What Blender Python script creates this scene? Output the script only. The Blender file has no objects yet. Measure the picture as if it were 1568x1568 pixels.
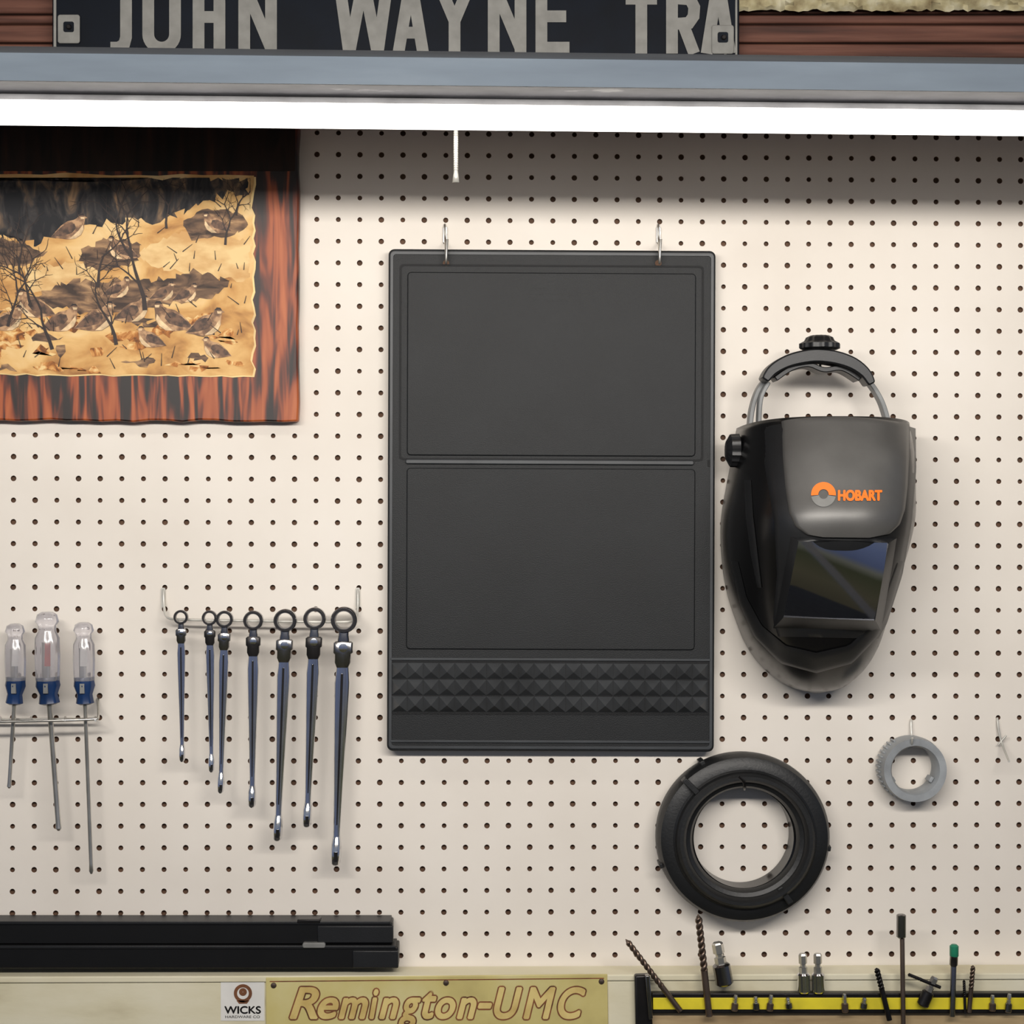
import bpy,bmesh,math,random
from mathutils import Vector, Matrix
rnd=random.Random(7)
S=0.0254/32.85          # metres per unit at the board
D=2.0; ZC=1.55
YAW=math.asin(0.0224); ROLL=0.0027
F=D/S
fwd=Vector((math.sin(YAW),math.cos(YAW),0))
r0=Vector((math.cos(YAW),-math.sin(YAW),0)); u0=Vector((0,0,1))
right=(r0*math.cos(ROLL)+u0*math.sin(ROLL)); up=(u0*math.cos(ROLL)-r0*math.sin(ROLL))
CAM=Vector((0,0,ZC))-fwd*D
def at(u,v,d=0.0):
    r=fwd+right*((u-784)/F)-up*((v-784)/F)
    t=(-d-CAM.y)/r.y
    return CAM+r*t
sc=bpy.context.scene
sc.view_settings.view_transform='Standard'
# ---------------------------------------------------------------- materials
def lin(c):
    return tuple(((x/255)/12.92 if x/255<=.04045 else ((x/255+.055)/1.055)**2.4) for x in c)+(1,)
def newmat(name):
    m=bpy.data.materials.new(name); m.use_nodes=True
    nt=m.node_tree; return m,nt,nt.nodes['Principled BSDF']
def ramp(nt,stops):
    n=nt.nodes.new('ShaderNodeValToRGB'); e=n.color_ramp.elements
    while len(e)<len(stops): e.new(.5)
    for k,(p,c) in enumerate(stops): e[k].position=p; e[k].color=lin(c)
    return n
def noise(nt,scale,detail=4,mapscale=(1,1,1),dist=0,rough=.5):
    tc=nt.nodes.new('ShaderNodeTexCoord'); mp=nt.nodes.new('ShaderNodeMapping')
    mp.inputs['Scale'].default_value=mapscale
    nt.links.new(tc.outputs['Object'],mp.inputs['Vector'])
    n=nt.nodes.new('ShaderNodeTexNoise'); n.inputs['Scale'].default_value=scale
    n.inputs['Detail'].default_value=detail; n.inputs['Distortion'].default_value=dist
    n.inputs['Roughness'].default_value=rough
    nt.links.new(mp.outputs[0],n.inputs['Vector']); return n
def addbump(nt,b,strength,scale,mapscale=(1,1,1),dist=.002):
    n=noise(nt,scale,3,mapscale); bp=nt.nodes.new('ShaderNodeBump')
    bp.inputs['Strength'].default_value=strength; bp.inputs['Distance'].default_value=dist
    nt.links.new(n.outputs[0],bp.inputs['Height']); nt.links.new(bp.outputs[0],b.inputs['Normal'])
def M(name,col,rough=.5,metal=0,var=.12,vs=25,bump=0,bs=300,coat=0,trans=0,em=0,ms=(1,1,1),spec=.5):
    m,nt,b=newmat(name)
    b.inputs['Roughness'].default_value=rough; b.inputs['Metallic'].default_value=metal
    b.inputs['Specular IOR Level'].default_value=spec
    b.inputs['Coat Weight'].default_value=coat; b.inputs['Transmission Weight'].default_value=trans
    lo=tuple(max(0,c*(1-var)) for c in col); hi=tuple(min(255,c*(1+var)) for c in col)
    n=noise(nt,vs,4,ms); r=ramp(nt,[(.3,lo),(.7,hi)])
    nt.links.new(n.outputs[0],r.inputs[0]); nt.links.new(r.outputs[0],b.inputs['Base Color'])
    if bump: addbump(nt,b,bump,bs)
    if em:
        b.inputs['Emission Color'].default_value=lin(col); b.inputs['Emission Strength'].default_value=em
    return m
def Mramp(name,stops,scale,ms=(1,1,1),dist=0,rough=.5,coat=0,detail=5,bump=0,bs=100,spec=.5):
    m,nt,b=newmat(name); n=noise(nt,scale,detail,ms,dist); r=ramp(nt,stops)
    nt.links.new(n.outputs[0],r.inputs[0]); nt.links.new(r.outputs[0],b.inputs['Base Color'])
    b.inputs['Roughness'].default_value=rough; b.inputs['Coat Weight'].default_value=coat
    b.inputs['Specular IOR Level'].default_value=spec
    if bump: addbump(nt,b,bump,bs,ms)
    return m
m_board=Mramp('pegboard_paint',[(.25,(225,217,206)),(.6,(235,228,218)),(.8,(239,233,225))],5,rough=.6,bump=.05,bs=60)
m_hole=M('hardboard_brown',(124,92,72),.8)
m_back=M('dark_cavity',(100,76,60),.9)
m_black=M('black_plastic',(24,25,27),.42,bump=.05,bs=700)
m_blackg=M('black_gloss',(12,12,13),.26,coat=0,spec=.45)
m_rail=M('black_rail',(13,13,14),.4,spec=.4)
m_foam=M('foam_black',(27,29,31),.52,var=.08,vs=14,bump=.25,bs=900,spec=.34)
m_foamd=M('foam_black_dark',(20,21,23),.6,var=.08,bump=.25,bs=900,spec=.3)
m_foaml=M('foam_edge_lit',(56,59,62),.45)  # paler foam copy: highlight along the ridges put into colour
m_stud=M('foam_stud_lit',(66,68,70),.4)  # paler than the mat: light on the upper facets put into colour
m_rubber=M('black_rubber',(22,23,24),.45,bump=.12,bs=300)
m_grayp=M('grey_helmet_panel',(98,97,95),.4,metal=.45,var=.05,bump=.06,bs=1500)
m_lens=M('dark_lens',(168,170,178),.05,metal=1,var=.02)
m_orange=M('orange_print',(245,120,25),.5,var=.03)
m_lgray=M('grey_print',(125,125,122),.5)
m_strap=M('grey_strap',(120,122,122),.4)
m_chrome=M('chrome',(218,218,220),.12,metal=1,var=.05)
m_chromed=M('dark_chrome',(140,138,137),.2,metal=1,var=.1)
m_steel=M('steel_wire',(190,188,182),.3,metal=.9)
m_zinc=M('painted_wire',(205,203,195),.4,metal=.3)
m_dark=M('dark_steel',(52,50,50),.35,metal=.8)
m_bronze=M('brown_steel',(118,102,90),.35,metal=.85)
m_gray=M('grey_plastic',(146,150,153),.45,bump=.1)
m_acr=M('clear_acrylic',(238,236,240),.12,trans=.82,var=.02)
m_blue=M('blue_plastic',(20,48,90),.3)
m_red=M('red_mark',(170,60,50),.4)
m_green=M('green_plastic',(40,140,105),.4)
m_yellow=M('yellow_strip',(222,205,50),.45,var=.08)
m_white=M('sticker_white',(226,224,218),.5,var=.03)
m_brown=M('brown_print',(120,75,45),.6)
m_lamp=Mramp('lamp_enamel',[(.3,(86,97,109)),(.6,(97,109,121)),(.8,(108,119,130))],6,ms=(1,1,6),rough=.5,spec=.3)
m_lampin=Mramp('lamp_reflector',[(.3,(96,96,100)),(.64,(116,116,121)),(.72,(165,165,167))],18,ms=(1,2,2),rough=.6,spec=.2)
m_tube=M('lit_tube',(255,250,242),.5,em=4.8,var=0)
m_tubeback=M('tube_heatsink',(150,150,152),.5)
m_sign=M('navy_sign',(10,17,27),.5,var=.15,spec=.15)
m_signl=M('sign_letter',(138,138,134),.6,var=.06,vs=60,spec=.2)
m_wood=Mramp('rafter_wood',[(.25,(46,26,20)),(.5,(92,56,44)),(.75,(128,86,70))],9,ms=(.5,3,9),rough=.75,bump=.3,bs=20)
m_insul=Mramp('insulation',[(.3,(120,105,75)),(.5,(175,165,130)),(.7,(205,200,175))],40,rough=.95,bump=1,bs=60)
m_cream=Mramp('cream_board',[(.22,(184,172,138)),(.42,(218,210,180)),(.7,(230,224,200))],7,ms=(1,1,3),rough=.65,bump=.1,bs=50)
m_ply=Mramp('tan_board',[(.3,(150,125,90)),(.6,(186,162,122)),(.8,(205,185,150))],10,ms=(1,1,6),rough=.7)
m_tin=Mramp('aged_yellow_tin',[(.25,(168,152,96)),(.5,(202,188,122)),(.75,(212,202,148))],12,rough=.5)
m_tinlet=Mramp('aged_gold_letter',[(.3,(190,160,92)),(.6,(222,200,130))],30,rough=.5)
m_tinred=M('oxblood_letter',(118,72,44),.5,var=.25,vs=60)
m_concrete=M('concrete',(90,88,84),.8)
m_plaster=M('plaster',(150,140,125),.9)
m_bwood=Mramp('burnt_wood',[(.40,(24,13,10)),(.46,(60,26,15)),(.51,(108,46,22)),(.57,(156,74,32)),(.70,(182,98,50))],10,ms=(8,1,.9),dist=.5,rough=.5,coat=.0,detail=2)
m_bwoodt=Mramp('burnt_wood_shaded',[(.3,(14,10,10)),(.6,(42,27,20)),(.8,(76,44,26))],9,ms=(6,1,1),dist=.6,rough=.6,spec=.3)  # burnt wood darkened by the lamp's shadow, put into the colour
# ---------------------------------------------------------------- mesh helpers
def parent_to(o,e):
    if e is not None:
        o.parent=e; o.matrix_parent_inverse=Matrix.Translation(e.location).inverted()
def group(name,loc):
    e=bpy.data.objects.new(name,None); e.location=loc; e.empty_display_size=.05
    sc.collection.objects.link(e); return e
def mk(name,verts,faces,mat,par=None,smooth=True,bev=0,seg=2,ang=35,weld=False,fix=True):
    me=bpy.data.meshes.new(name); me.from_pydata([tuple(v) for v in verts],[],faces)
    bm=bmesh.new(); bm.from_mesh(me)
    if weld: bmesh.ops.remove_doubles(bm,verts=bm.verts,dist=1e-6)
    if fix: bmesh.ops.recalc_face_normals(bm,faces=bm.faces)
    for f in bm.faces: f.smooth=smooth
    for e in bm.edges:
        if len(e.link_faces)==2 and e.calc_face_angle(0)>math.radians(ang): e.smooth=False
    bm.to_mesh(me); bm.free()
    mats=mat if isinstance(mat,(list,tuple)) else [mat]
    for m in mats: me.materials.append(m)
    o=bpy.data.objects.new(name,me); sc.collection.objects.link(o); parent_to(o,par)
    if bev:
        b=o.modifiers.new('bev','BEVEL'); b.width=bev; b.segments=seg; b.limit_method='ANGLE'
    return o
def prism(name,pts,d0,d1,mat,par=None,bev=0,px=True,seg=2):
    """outline (photo units measured on its front plane d1) pushed straight back to d0"""
    fr=[at(u,v,d1) for u,v in pts] if px else [Vector((x,-d1,z)) for x,z in pts]
    n=len(fr); vs=fr+[Vector((p.x,-d0,p.z)) for p in fr]
    fs=[list(range(n)),list(range(2*n-1,n-1,-1))]+[[i,(i+1)%n,n+(i+1)%n,n+i] for i in range(n)]
    return mk(name,vs,fs,mat,par,bev=bev,seg=seg)
def rect(u0,v0,u1,v1): return [(u0,v0),(u1,v0),(u1,v1),(u0,v1)]
def rrect(u0,v0,u1,v1,r,n=5):
    o=[]
    for cx,cy,a0 in ((u1-r,v0+r,-90),(u1-r,v1-r,0),(u0+r,v1-r,90),(u0+r,v0+r,180)):
        for k in range(n+1):
            a=math.radians(a0+90*k/n); o.append((cx+r*math.cos(a),cy+r*math.sin(a)))
    return o
def box(name,lo,hi,mat,par=None,bev=0):
    vs=[(x,y,z) for x in (lo[0],hi[0]) for y in (lo[1],hi[1]) for z in (lo[2],hi[2])]
    fs=[[0,1,3,2],[4,6,7,5],[0,4,5,1],[2,3,7,6],[0,2,6,4],[1,5,7,3]]
    return mk(name,vs,fs,mat,par,bev=bev)
def frame_for(ax):
    ax=ax.normalized(); h=Vector((0,1,0)) if abs(ax.y)<.9 else Vector((1,0,0))
    a=ax.cross(h).normalized(); b=ax.cross(a).normalized(); return a,b
def lathe(name,p0,ax,prof,mat,par=None,n=32,flute=0,nf=0,smooth=True,ang=35,closed=False,ell=1.0):
    ax=ax.normalized(); a,b=frame_for(ax); vs=[];fs=[]
    for (t,r) in prof:
        for k in range(n):
            th=2*math.pi*k/n; rr=r*(1+flute*math.cos(nf*th))
            vs.append(p0+ax*t+a*rr*math.cos(th)+b*rr*math.sin(th)*ell)
    m=len(prof)
    for i in range(m if closed else m-1):
        j=(i+1)%m
        for k in range(n):
            fs.append([i*n+k,i*n+(k+1)%n,j*n+(k+1)%n,j*n+k])
    if not closed:
        fs.append(list(range(n))[::-1]); fs.append([(m-1)*n+k for k in range(n)])
    return mk(name,vs,fs,mat,par,smooth=smooth,ang=ang)
def ringlathe(name,c,prof,mat,par=None,n=64,ax=1,az=1,ang=30):
    vs=[];fs=[]
    for (r,d) in prof:
        for k in range(n):
            th=2*math.pi*k/n; vs.append(Vector((c.x+r*ax*math.cos(th),-d,c.z+r*az*math.sin(th))))
    m=len(prof)
    for i in range(m):
        j=(i+1)%m
        for k in range(n): fs.append([i*n+k,i*n+(k+1)%n,j*n+(k+1)%n,j*n+k])
    return mk(name,vs,fs,mat,par,ang=ang)
def wire(name,pts,r,mat,par=None,n=10,smoothpts=True):
    cu=bpy.data.curves.new(name,'CURVE'); cu.dimensions='3D'; cu.bevel_depth=r; cu.bevel_resolution=3; cu.use_fill_caps=True
    if smoothpts and len(pts)>2:
        sp=cu.splines.new('NURBS'); sp.points.add(len(pts)-1); sp.order_u=3; sp.use_endpoint_u=True; sp.resolution_u=8
    else:
        sp=cu.splines.new('POLY'); sp.points.add(len(pts)-1)
    for k,p in enumerate(pts): sp.points[k].co=(p.x,p.y,p.z,1)
    tmp=bpy.data.objects.new('t',cu); sc.collection.objects.link(tmp)
    dg=bpy.context.evaluated_depsgraph_get(); me=bpy.data.meshes.new_from_object(tmp.evaluated_get(dg))
    bpy.data.objects.remove(tmp); me.materials.clear(); me.materials.append(mat)
    for p in me.polygons: p.use_smooth=True
    o=bpy.data.objects.new(name,me); sc.collection.objects.link(o); parent_to(o,par); return o
def loftline(name,st,mat,par=None,n=14,e=2.6,ang=50):
    vs=[];fs=[]
    for p,wx,wd in st:
        for k in range(n):
            th=2*math.pi*(k+.5)/n; c,s_=math.cos(th),math.sin(th)
            vs.append(Vector((p.x+wx*math.copysign(abs(c)**(2/e),c),p.y+wd*math.copysign(abs(s_)**(2/e),s_),p.z)))
    m=len(st)
    for i in range(m-1):
        for k in range(n): fs.append([i*n+k,i*n+(k+1)%n,(i+1)*n+(k+1)%n,(i+1)*n+k])
    fs.append(list(range(n))[::-1]); fs.append([(m-1)*n+k for k in range(n)])
    return mk(name,vs,fs,mat,par,ang=ang)
def twist(name,p0,p1,r,turns,mat,par=None):
    ax=p1-p0; L=ax.length; ax.normalize(); a,b=frame_for(ax); n=16; m=int(turns*14)+2; vs=[];fs=[]
    for i in range(m):
        t=i/(m-1); rr=r*(1 if t>.07 else max(.15,t/.07))
        for k in range(n):
            th=2*math.pi*k/n; q=rr*(.5+.5*abs(math.cos(th))**.5); an=th+2*math.pi*turns*t
            vs.append(p0+ax*L*t+a*q*math.cos(an)+b*q*math.sin(an))
    for i in range(m-1):
        for k in range(n): fs.append([i*n+k,i*n+(k+1)%n,(i+1)*n+(k+1)%n,(i+1)*n+k])
    fs.append(list(range(n))[::-1]); fs.append([(m-1)*n+k for k in range(n)])
    return mk(name,vs,fs,mat,par,ang=50)
def ribbon_mesh(lines,d,th,mat,name,par,step=0.000003):
    """flat strokes; every stroke gets its own hair-thin layer so overlaps stay clean"""
    vs=[];fs=[]
    for li,(pts,w) in enumerate(lines):
        n=len(pts); ws=w if isinstance(w,(list,tuple)) else [w]*n
        base=len(vs); L=[];R=[]
        for i in range(n):
            p=Vector(pts[i]); a=Vector(pts[max(0,i-1)]); b=Vector(pts[min(n-1,i+1)])
            t1=(p-a) if i>0 else (b-p); t2=(b-p) if i<n-1 else (p-a)
            if t1.length<1e-6:t1=t2
            if t2.length<1e-6:t2=t1
            t1.normalize();t2.normalize(); t=(t1+t2)
            if t.length<1e-3: t=t1
            t.normalize(); nn=Vector((-t.y,t.x)); k=1/max(.45,abs(t.dot(t1)))
            L.append(p+nn*ws[i]/2*k); R.append(p-nn*ws[i]/2*k)
        for q in L+R: vs.append(at(q.x,q.y,d+li*step))
        for i in range(n-1):
            fs.append([base+i,base+i+1,base+n+i+1,base+n+i])
    me=bpy.data.meshes.new(name); me.from_pydata([tuple(v) for v in vs],[],fs)
    bm=bmesh.new(); bm.from_mesh(me); bm.normal_update()
    for f in bm.faces:
        if f.normal.y>0: f.normal_flip()
    bm.to_mesh(me); bm.free(); me.materials.append(mat)
    o=bpy.data.objects.new(name,me); sc.collection.objects.link(o); parent_to(o,par); return o
def textmesh(body,shear=0):
    cu=bpy.data.curves.new('t','FONT'); cu.body=body; cu.size=1; cu.shear=shear
    cu.fill_mode='FRONT'
    o=bpy.data.objects.new('t',cu); sc.collection.objects.link(o)
    dg=bpy.context.evaluated_depsgraph_get(); me=bpy.data.meshes.new_from_object(o.evaluated_get(dg))
    bpy.data.objects.remove(o); return me
def fittext(name,body,u0_,u1_,v0_,v1_,d,mat,par,shear=0,fn=None,bold=0,nb=8):
    """lettering fitted in a box; bold = stroke thickening made of slightly shifted layers"""
    me=textmesh(body,shear)
    co=[(v.co.x,v.co.y) for v in me.vertices]; polys=[list(p.vertices) for p in me.polygons]
    bpy.data.meshes.remove(me)
    x0=min(c[0] for c in co);x1=max(c[0] for c in co);y0=min(c[1] for c in co);y1=max(c[1] for c in co)
    vs=[];fs=[]
    sh=[(0,0)]+([(bold*math.cos(2*math.pi*k/nb),bold*math.sin(2*math.pi*k/nb)) for k in range(nb)] if bold else [])
    for k,(du,dv) in enumerate(sh):
        b=len(vs)
        for x,y in co:
            u=u0_+(u1_-u0_)*(x-x0)/(x1-x0)+du; w=v1_+(v0_-v1_)*(y-y0)/(y1-y0)+dv
            p=fn(u,w) if fn else at(u,w,d); p.y-=k*.000004; vs.append(p)
        fs+=[[b+i for i in p] for p in polys]
    return mk(name,vs,fs,mat,par,fix=False,smooth=False)
# ---------------------------------------------------------------- room shell
box('wall_back',(-2.2,.036,0),(2.2,.13,2.6),m_plaster)
box('floor',(-2.2,-2.9,-.1),(2.2,.13,0),m_concrete)
box('ceiling',(-2.2,-2.9,2.6),(2.2,.13,2.7),m_wood)
# unseen white posts and header, added for pale streaks in lens and chrome
g=group('reflection_posts',Vector((0,-2.9,0)))
for k,x in enumerate((-1.9,-.15,.75,1.5,1.75,1.95)):
    box('post_%d'%k,(x-.03,-2.9,0),(x+.03,-2.8,2.6),m_white,g)
box('header',(-2.2,-2.9,2.2),(2.2,-2.8,2.6),m_white,g)
# ---------------------------------------------------------------- pegboard
IN=.0254*.9985; IZ=.0254*1.007
h0=at(583,668,0)
x_left=at(-140,784).x; x_right=at(1720,784).x; z_top=at(784,112).z; z_bot=at(784,1484).z
i0=int((x_left-h0.x)/IN)-1; i1=int((x_right-h0.x)/IN)+1
j0=int((z_bot-h0.z)/IZ)-1; j1=int((z_top-h0.z)/IZ)
vs=[];fs=[];mi=[]
R=.0031; H=IN/2; HZ=IZ/2; TH=.005
for i in range(i0,i1+1):
    for j in range(j0,j1+1):
        cx=h0.x+i*IN; cz=h0.z+j*IZ; b=len(vs)
        for sx,sz in ((1,1),(-1,1),(-1,-1),(1,-1)): vs.append((cx+sx*H,0,cz+sz*HZ))
        rr=R*rnd.uniform(.9,1.12)
        for y in (0,TH):
            for k in range(12):
                a=math.radians(45+30*k); vs.append((cx+rr*math.cos(a),y,cz+rr*math.sin(a)))
        for q in range(4):
            f=[b+q]+[b+4+(q*3+k)%12 for k in (0,1,2,3)]+[b+(q+1)%4]
            fs.append(f); mi.append(0)
        for k in range(12):
            fs.append([b+4+k,b+4+(k+1)%12,b+16+(k+1)%12,b+16+k]); mi.append(1)
me=bpy.data.meshes.new('pegboard'); me.from_pydata(vs,[],fs)
me.materials.append(m_board); me.materials.append(m_hole)
me.polygons.foreach_set('material_index',mi)
bm=bmesh.new(); bm.from_mesh(me); bmesh.ops.remove_doubles(bm,verts=bm.verts,dist=1e-5); bm.to_mesh(me); bm.free()
peg=bpy.data.objects.new('pegboard',me); sc.collection.objects.link(peg)
bk=box('backing',(h0.x+i0*IN-H,.0055,h0.z+j0*IZ-HZ),(h0.x+i1*IN+H,.03,h0.z+j1*IZ+HZ),m_back,None); bk.parent=peg
# ---------------------------------------------------------------- upper wood and insulation
g=group('wood_rafter',at(784,40,0))
for k,(a,b,dd) in enumerate(((-60,20,.0),(23,35,.012),(38,64,.004),(67,88,.01))):
    prism('board_%d'%k,rect(-160,a,1740,b),-.03,dd,m_wood,g,bev=.002)
vs=[];fs=[];nx=90;ny=8
for i in range(nx+1):
    for j in range(ny+1):
        p=at(1125+i*7,-40+j*7,.02+.012*math.sin(math.pi*j/ny)+rnd.uniform(-.003,.003)); p.z+=rnd.uniform(-.002,.002); vs.append(p)
for i in range(nx):
    for j in range(ny):
        a=i*(ny+1)+j; fs.append([a,a+1,a+ny+2,a+ny+1])
mk('insulation_batt',vs,fs,m_insul)
# ---------------------------------------------------------------- road sign
g=group('road_name_sign',at(606,30,.03))
prism('plate',rrect(80,-60,1132,92,8),.016,.03,m_sign,g,bev=.001)
prism('rim_left',rect(82,-60,86,92),.03,.0315,m_signl,g); prism('rim_right',rect(1126,-60,1129,92),.03,.0315,m_signl,g)
T,B,=-32,82
def letter(ch,a,b):
    W=18; l,r=a+W/2,b-W/2; m=(a+b)/2; y0,y1=T+W/2,B-W/2; o=[]
    if ch=='J': o=[[(r,T),(r,y1-16),(r-3,y1-5),(r-12,y1),(r-24,y1)]]
    if ch=='O':
        R_=(r-l)/2; pts=[]
        for k in range(17):
            t=math.pi*k/16; pts.append((m-R_*math.cos(t),y1-R_+R_*math.sin(t)))
        o=[[(l,T+R_)]+pts+[(r,T+R_)]]
    if ch=='H': o=[[(l,T),(l,B)],[(r,T),(r,B)],[(l,26),(r,26)]]
    if ch=='N': o=[[(l,T),(l,B)],[(r,T),(r,B)],[(l,T+8),(r,B-8)]]
    if ch=='W': q=(b-a)/4; o=[[(a+6,T),(a+q,B)],[(a+q,B),(m,T)],[(m,T),(b-q,B)],[(b-q,B),(b-6,T)]]
    if ch=='A': o=[[(m,T),(a+6,B)],[(m,T),(b-6,B)],[(l+7,50),(r-7,50)]]
    if ch=='Y': o=[[(l-4,T),(m,32)],[(r+4,T),(m,32)],[(m,28),(m,B)]]
    if ch=='E': o=[[(l,T),(l,B)],[(l,y1),(b,y1)],[(l,25),(b-5,25)],[(l,y0),(b,y0)]]
    if ch=='T': o=[[(a,T+30),(b,T+30)],[(m,T+30),(m,B)]]
    if ch=='R': o=[[(l,T),(l,B)],[(l,y0+20),(r-6,y0+22),(r,y0+34),(r-1,y0+48),(r-8,y0+58),(l,y0+60)],[(m,y0+60),(r,B)]]
    return [(q,W) for q in o]
L=[]
for ch,a,b in (('J',178,202),('O',218,277),('H',295,345),('N',365,424),('W',513,600),('A',604,654),('Y',664,728),('N',747,806),('E',820,872),('T',958,1006),('R',1020,1072),('A',1076,1124)):
    L+=letter(ch,a,b)
ribbon_mesh(L,.0312,0,m_signl,'letters',g,step=.00003)
for k,(u,v) in enumerate(((106,42),(1108,58))):
    prism('clip_%d'%k,rrect(u-18,v-20,u+16,v+24,4),.032,.0345,m_signl,g,bev=.001)
    prism('clip_slot_%d'%k,rrect(u-9,v-9,u+7,v+7,3),.0345,.0352,m_sign,g)
    lathe('bolt_%d'%k,at(u,v,.035),Vector((0,-1,0)),[(0,.003),(.003,.003),(.004,.002)],m_dark,g,n=12)
# ---------------------------------------------------------------- shop lights
def housing(g,y_f,y_b,zb,ztop,x0,x1,lip,dz0=0,dz1=0,rear=0):
    prof=[(y_f,zb),(y_f,ztop-.004),(y_f+.01,ztop),(y_b-.045,ztop+rear*.7),(y_b-.02,ztop+rear),(y_b,ztop+rear),(y_b,lip),(y_b-.003,lip),(y_b-.003,zb+.003),(y_f+.003,zb+.003),(y_f+.003,zb)]
    n=len(prof); vs=[(x0,y,z+dz0) for y,z in prof]+[(x1,y,z+dz1) for y,z in prof]
    fs=[[i,(i+1)%n,n+(i+1)%n,n+i] for i in range(n)]
    mk('housing_shell',vs,fs,m_lamp,g,smooth=False)
    vs=[(x0,y_f+.001,zb-.0002+dz0),(x1,y_f+.001,zb-.0002+dz1),(x1,y_b-.0035,zb-.0002+dz1),(x0,y_b-.0035,zb-.0002+dz0)]
    mk('reflector',vs,[[0,1,2,3]],m_lampin,g)
    for k,(x,dz) in enumerate(((x0,dz0),(x1,dz1))):
        box('end_cap_%d'%k,(x-.006,y_f,zb+dz-.012),(x+.006,y_b,ztop+dz+rear),m_lamp,g,bev=.002)
def ledtube(name,x0,x1,y,z,r,dz0,dz1,g,a_up=30):
    for nm,a0,a1,mt in (('diffuser',180-a_up,360+a_up,m_tube),('heatsink',a_up,180-a_up,m_tubeback)):
        n=20; vs=[]
        for x,dz in ((x0,dz0),(x1,dz1)):
            for k in range(n+1):
                t=math.radians(a0+(a1-a0)*k/n); vs.append((x,y+r*math.cos(t),z+dz+r*math.sin(t)))
        mk(name+'_'+nm,vs,[[k,k+1,n+2+k,n+1+k] for k in range(n)],mt,g,fix=False)
X0,X1=-.95,.95
slope=0.0028
def zl(v,d): return at(784,v,d).z
zb=zl(132,.42); ztop=zl(83,.42); lip=zl(200,.31)
g=group('added_fill_fixture',Vector((0,-.365,ztop)))
housing(g,-.42,-.31,zb,ztop,X0,X1,lip,-X0*slope,-X1*slope,rear=zl(88,.31)-ztop)  # hidden rear hood added to stretch the housing's shadow up the board
zt=zl(176,.37)
ledtube('led_tube',X0+.01,X1-.01,-.37,zt,.0148,-X0*slope,-X1*slope,g,a_up=26)
for k,x in enumerate((-.8,.8)):
    wire('hanger_%d'%k,[Vector((x,-.33,ztop+.02-x*slope)),Vector((x,-.33,2.6))],.002,m_steel,g)
# unseen fixture added to fill the wall and deepen the lamp's shadow band
g2=group('added_fill_fixture',Vector((0,-1.55,ztop)))
zb2=zb+.02
housing(g2,-1.62,-1.46,zb2,zb2+.05,-.9,.9,zb2,0,0)
for k,y in enumerate((-1.58,-1.5)):
    ledtube('led_tube_%d'%k,-.88,.88,y,zb2-.016,.013,0,0,g2)
for k,x in enumerate((-.8,.8)):
    wire('hanger_%d'%k,[Vector((x,-1.54,zb2+.05)),Vector((x,-1.54,2.6))],.002,m_steel,g2)
def area(name,loc,rot,sx,sy,e,col=(1,1,1)):
    l=bpy.data.lights.new(name,'AREA'); l.shape='RECTANGLE'; l.size=sx; l.size_y=sy; l.energy=e; l.color=col
    o=bpy.data.objects.new(name,l); o.location=loc; o.rotation_euler=rot; sc.collection.objects.link(o); return o
a=area('added_fill_area',(0,-1.44,zb2-.02),(math.radians(78),0,0),1.76,.1,25,(1,.95,.89)); parent_to(a,g2)  # fill light added with the unseen fixture
# pull chain: tiny beads
p=at(698,196,.34); q=at(698,270,.34)
bmc=bmesh.new()
for k in range(22):
    c=p.lerp(q,k/21); bmesh.ops.create_uvsphere(bmc,u_segments=8,v_segments=6,radius=.0024,matrix=Matrix.Translation(c))
bmesh.ops.create_cone(bmc,cap_ends=True,segments=10,radius1=.0036,radius2=.002,depth=.012,matrix=Matrix.Translation(q))
bmesh.ops.create_cone(bmc,cap_ends=True,segments=6,radius1=.0007,radius2=.0007,depth=(p-q).length,matrix=Matrix.Translation((p+q)/2))
me=bpy.data.meshes.new('pull_chain'); bmc.to_mesh(me); bmc.free(); me.materials.append(m_zinc)
for f in me.polygons: f.use_smooth=True
o=bpy.data.objects.new('pull_chain',me); sc.collection.objects.link(o); parent_to(o,g)
# ---------------------------------------------------------------- wooden picture plaque
g=group('wooden_picture_plaque',at(200,420,.02))
def wob(a,b,n,amp,seed):
    r=random.Random(seed); o=[]
    for k in range(n):
        t=k/n; ph=r.uniform(-1,1)*amp; o.append((a[0]+(b[0]-a[0])*t,a[1]+(b[1]-a[1])*t,ph))
    return o
out=[]
for x,y,p_ in wob((-150,170),(457,172),10,1,1): out.append((x,y+p_))
for x,y,p_ in wob((457,172),(456,644),16,1.2,2): out.append((x+p_,y))
for x,y,p_ in wob((456,646),(-150,642),24,2,3): out.append((x,y+p_))
for x,y,p_ in wob((-150,644),(-150,172),10,1,4): out.append((x+p_,y))
prism('plank',out,.001,.02,m_bwood,g,bev=.002)
prism('plank_top',[(-140,178),(452,180),(452,262),(-140,262)],.02,.0203,m_bwoodt,g)  # top strip drawn darker: lamp shadow put into its colour
art=[]
for x,y,p_ in wob((-110,265),(385,270),14,2,5): art.append((x,y+p_))
for x,y,p_ in wob((388,270),(388,576),26,4,6): art.append((x+p_,y))
for x,y,p_ in wob((388,577),(-110,572),30,1.5,7): art.append((x,y+p_))
for x,y,p_ in wob((-110,572),(-110,268),14,2,8): art.append((x+p_,y))
m_edge=M('torn_paper_edge',(236,200,136),.5)
AR=dict(rough=.6,spec=.3)
m_gold=Mramp('art_gold',[(.3,(158,110,66)),(.42,(204,154,92)),(.55,(228,186,122)),(.75,(240,210,156))],18,ms=(1,1,1.6),dist=.5,**AR)
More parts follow.
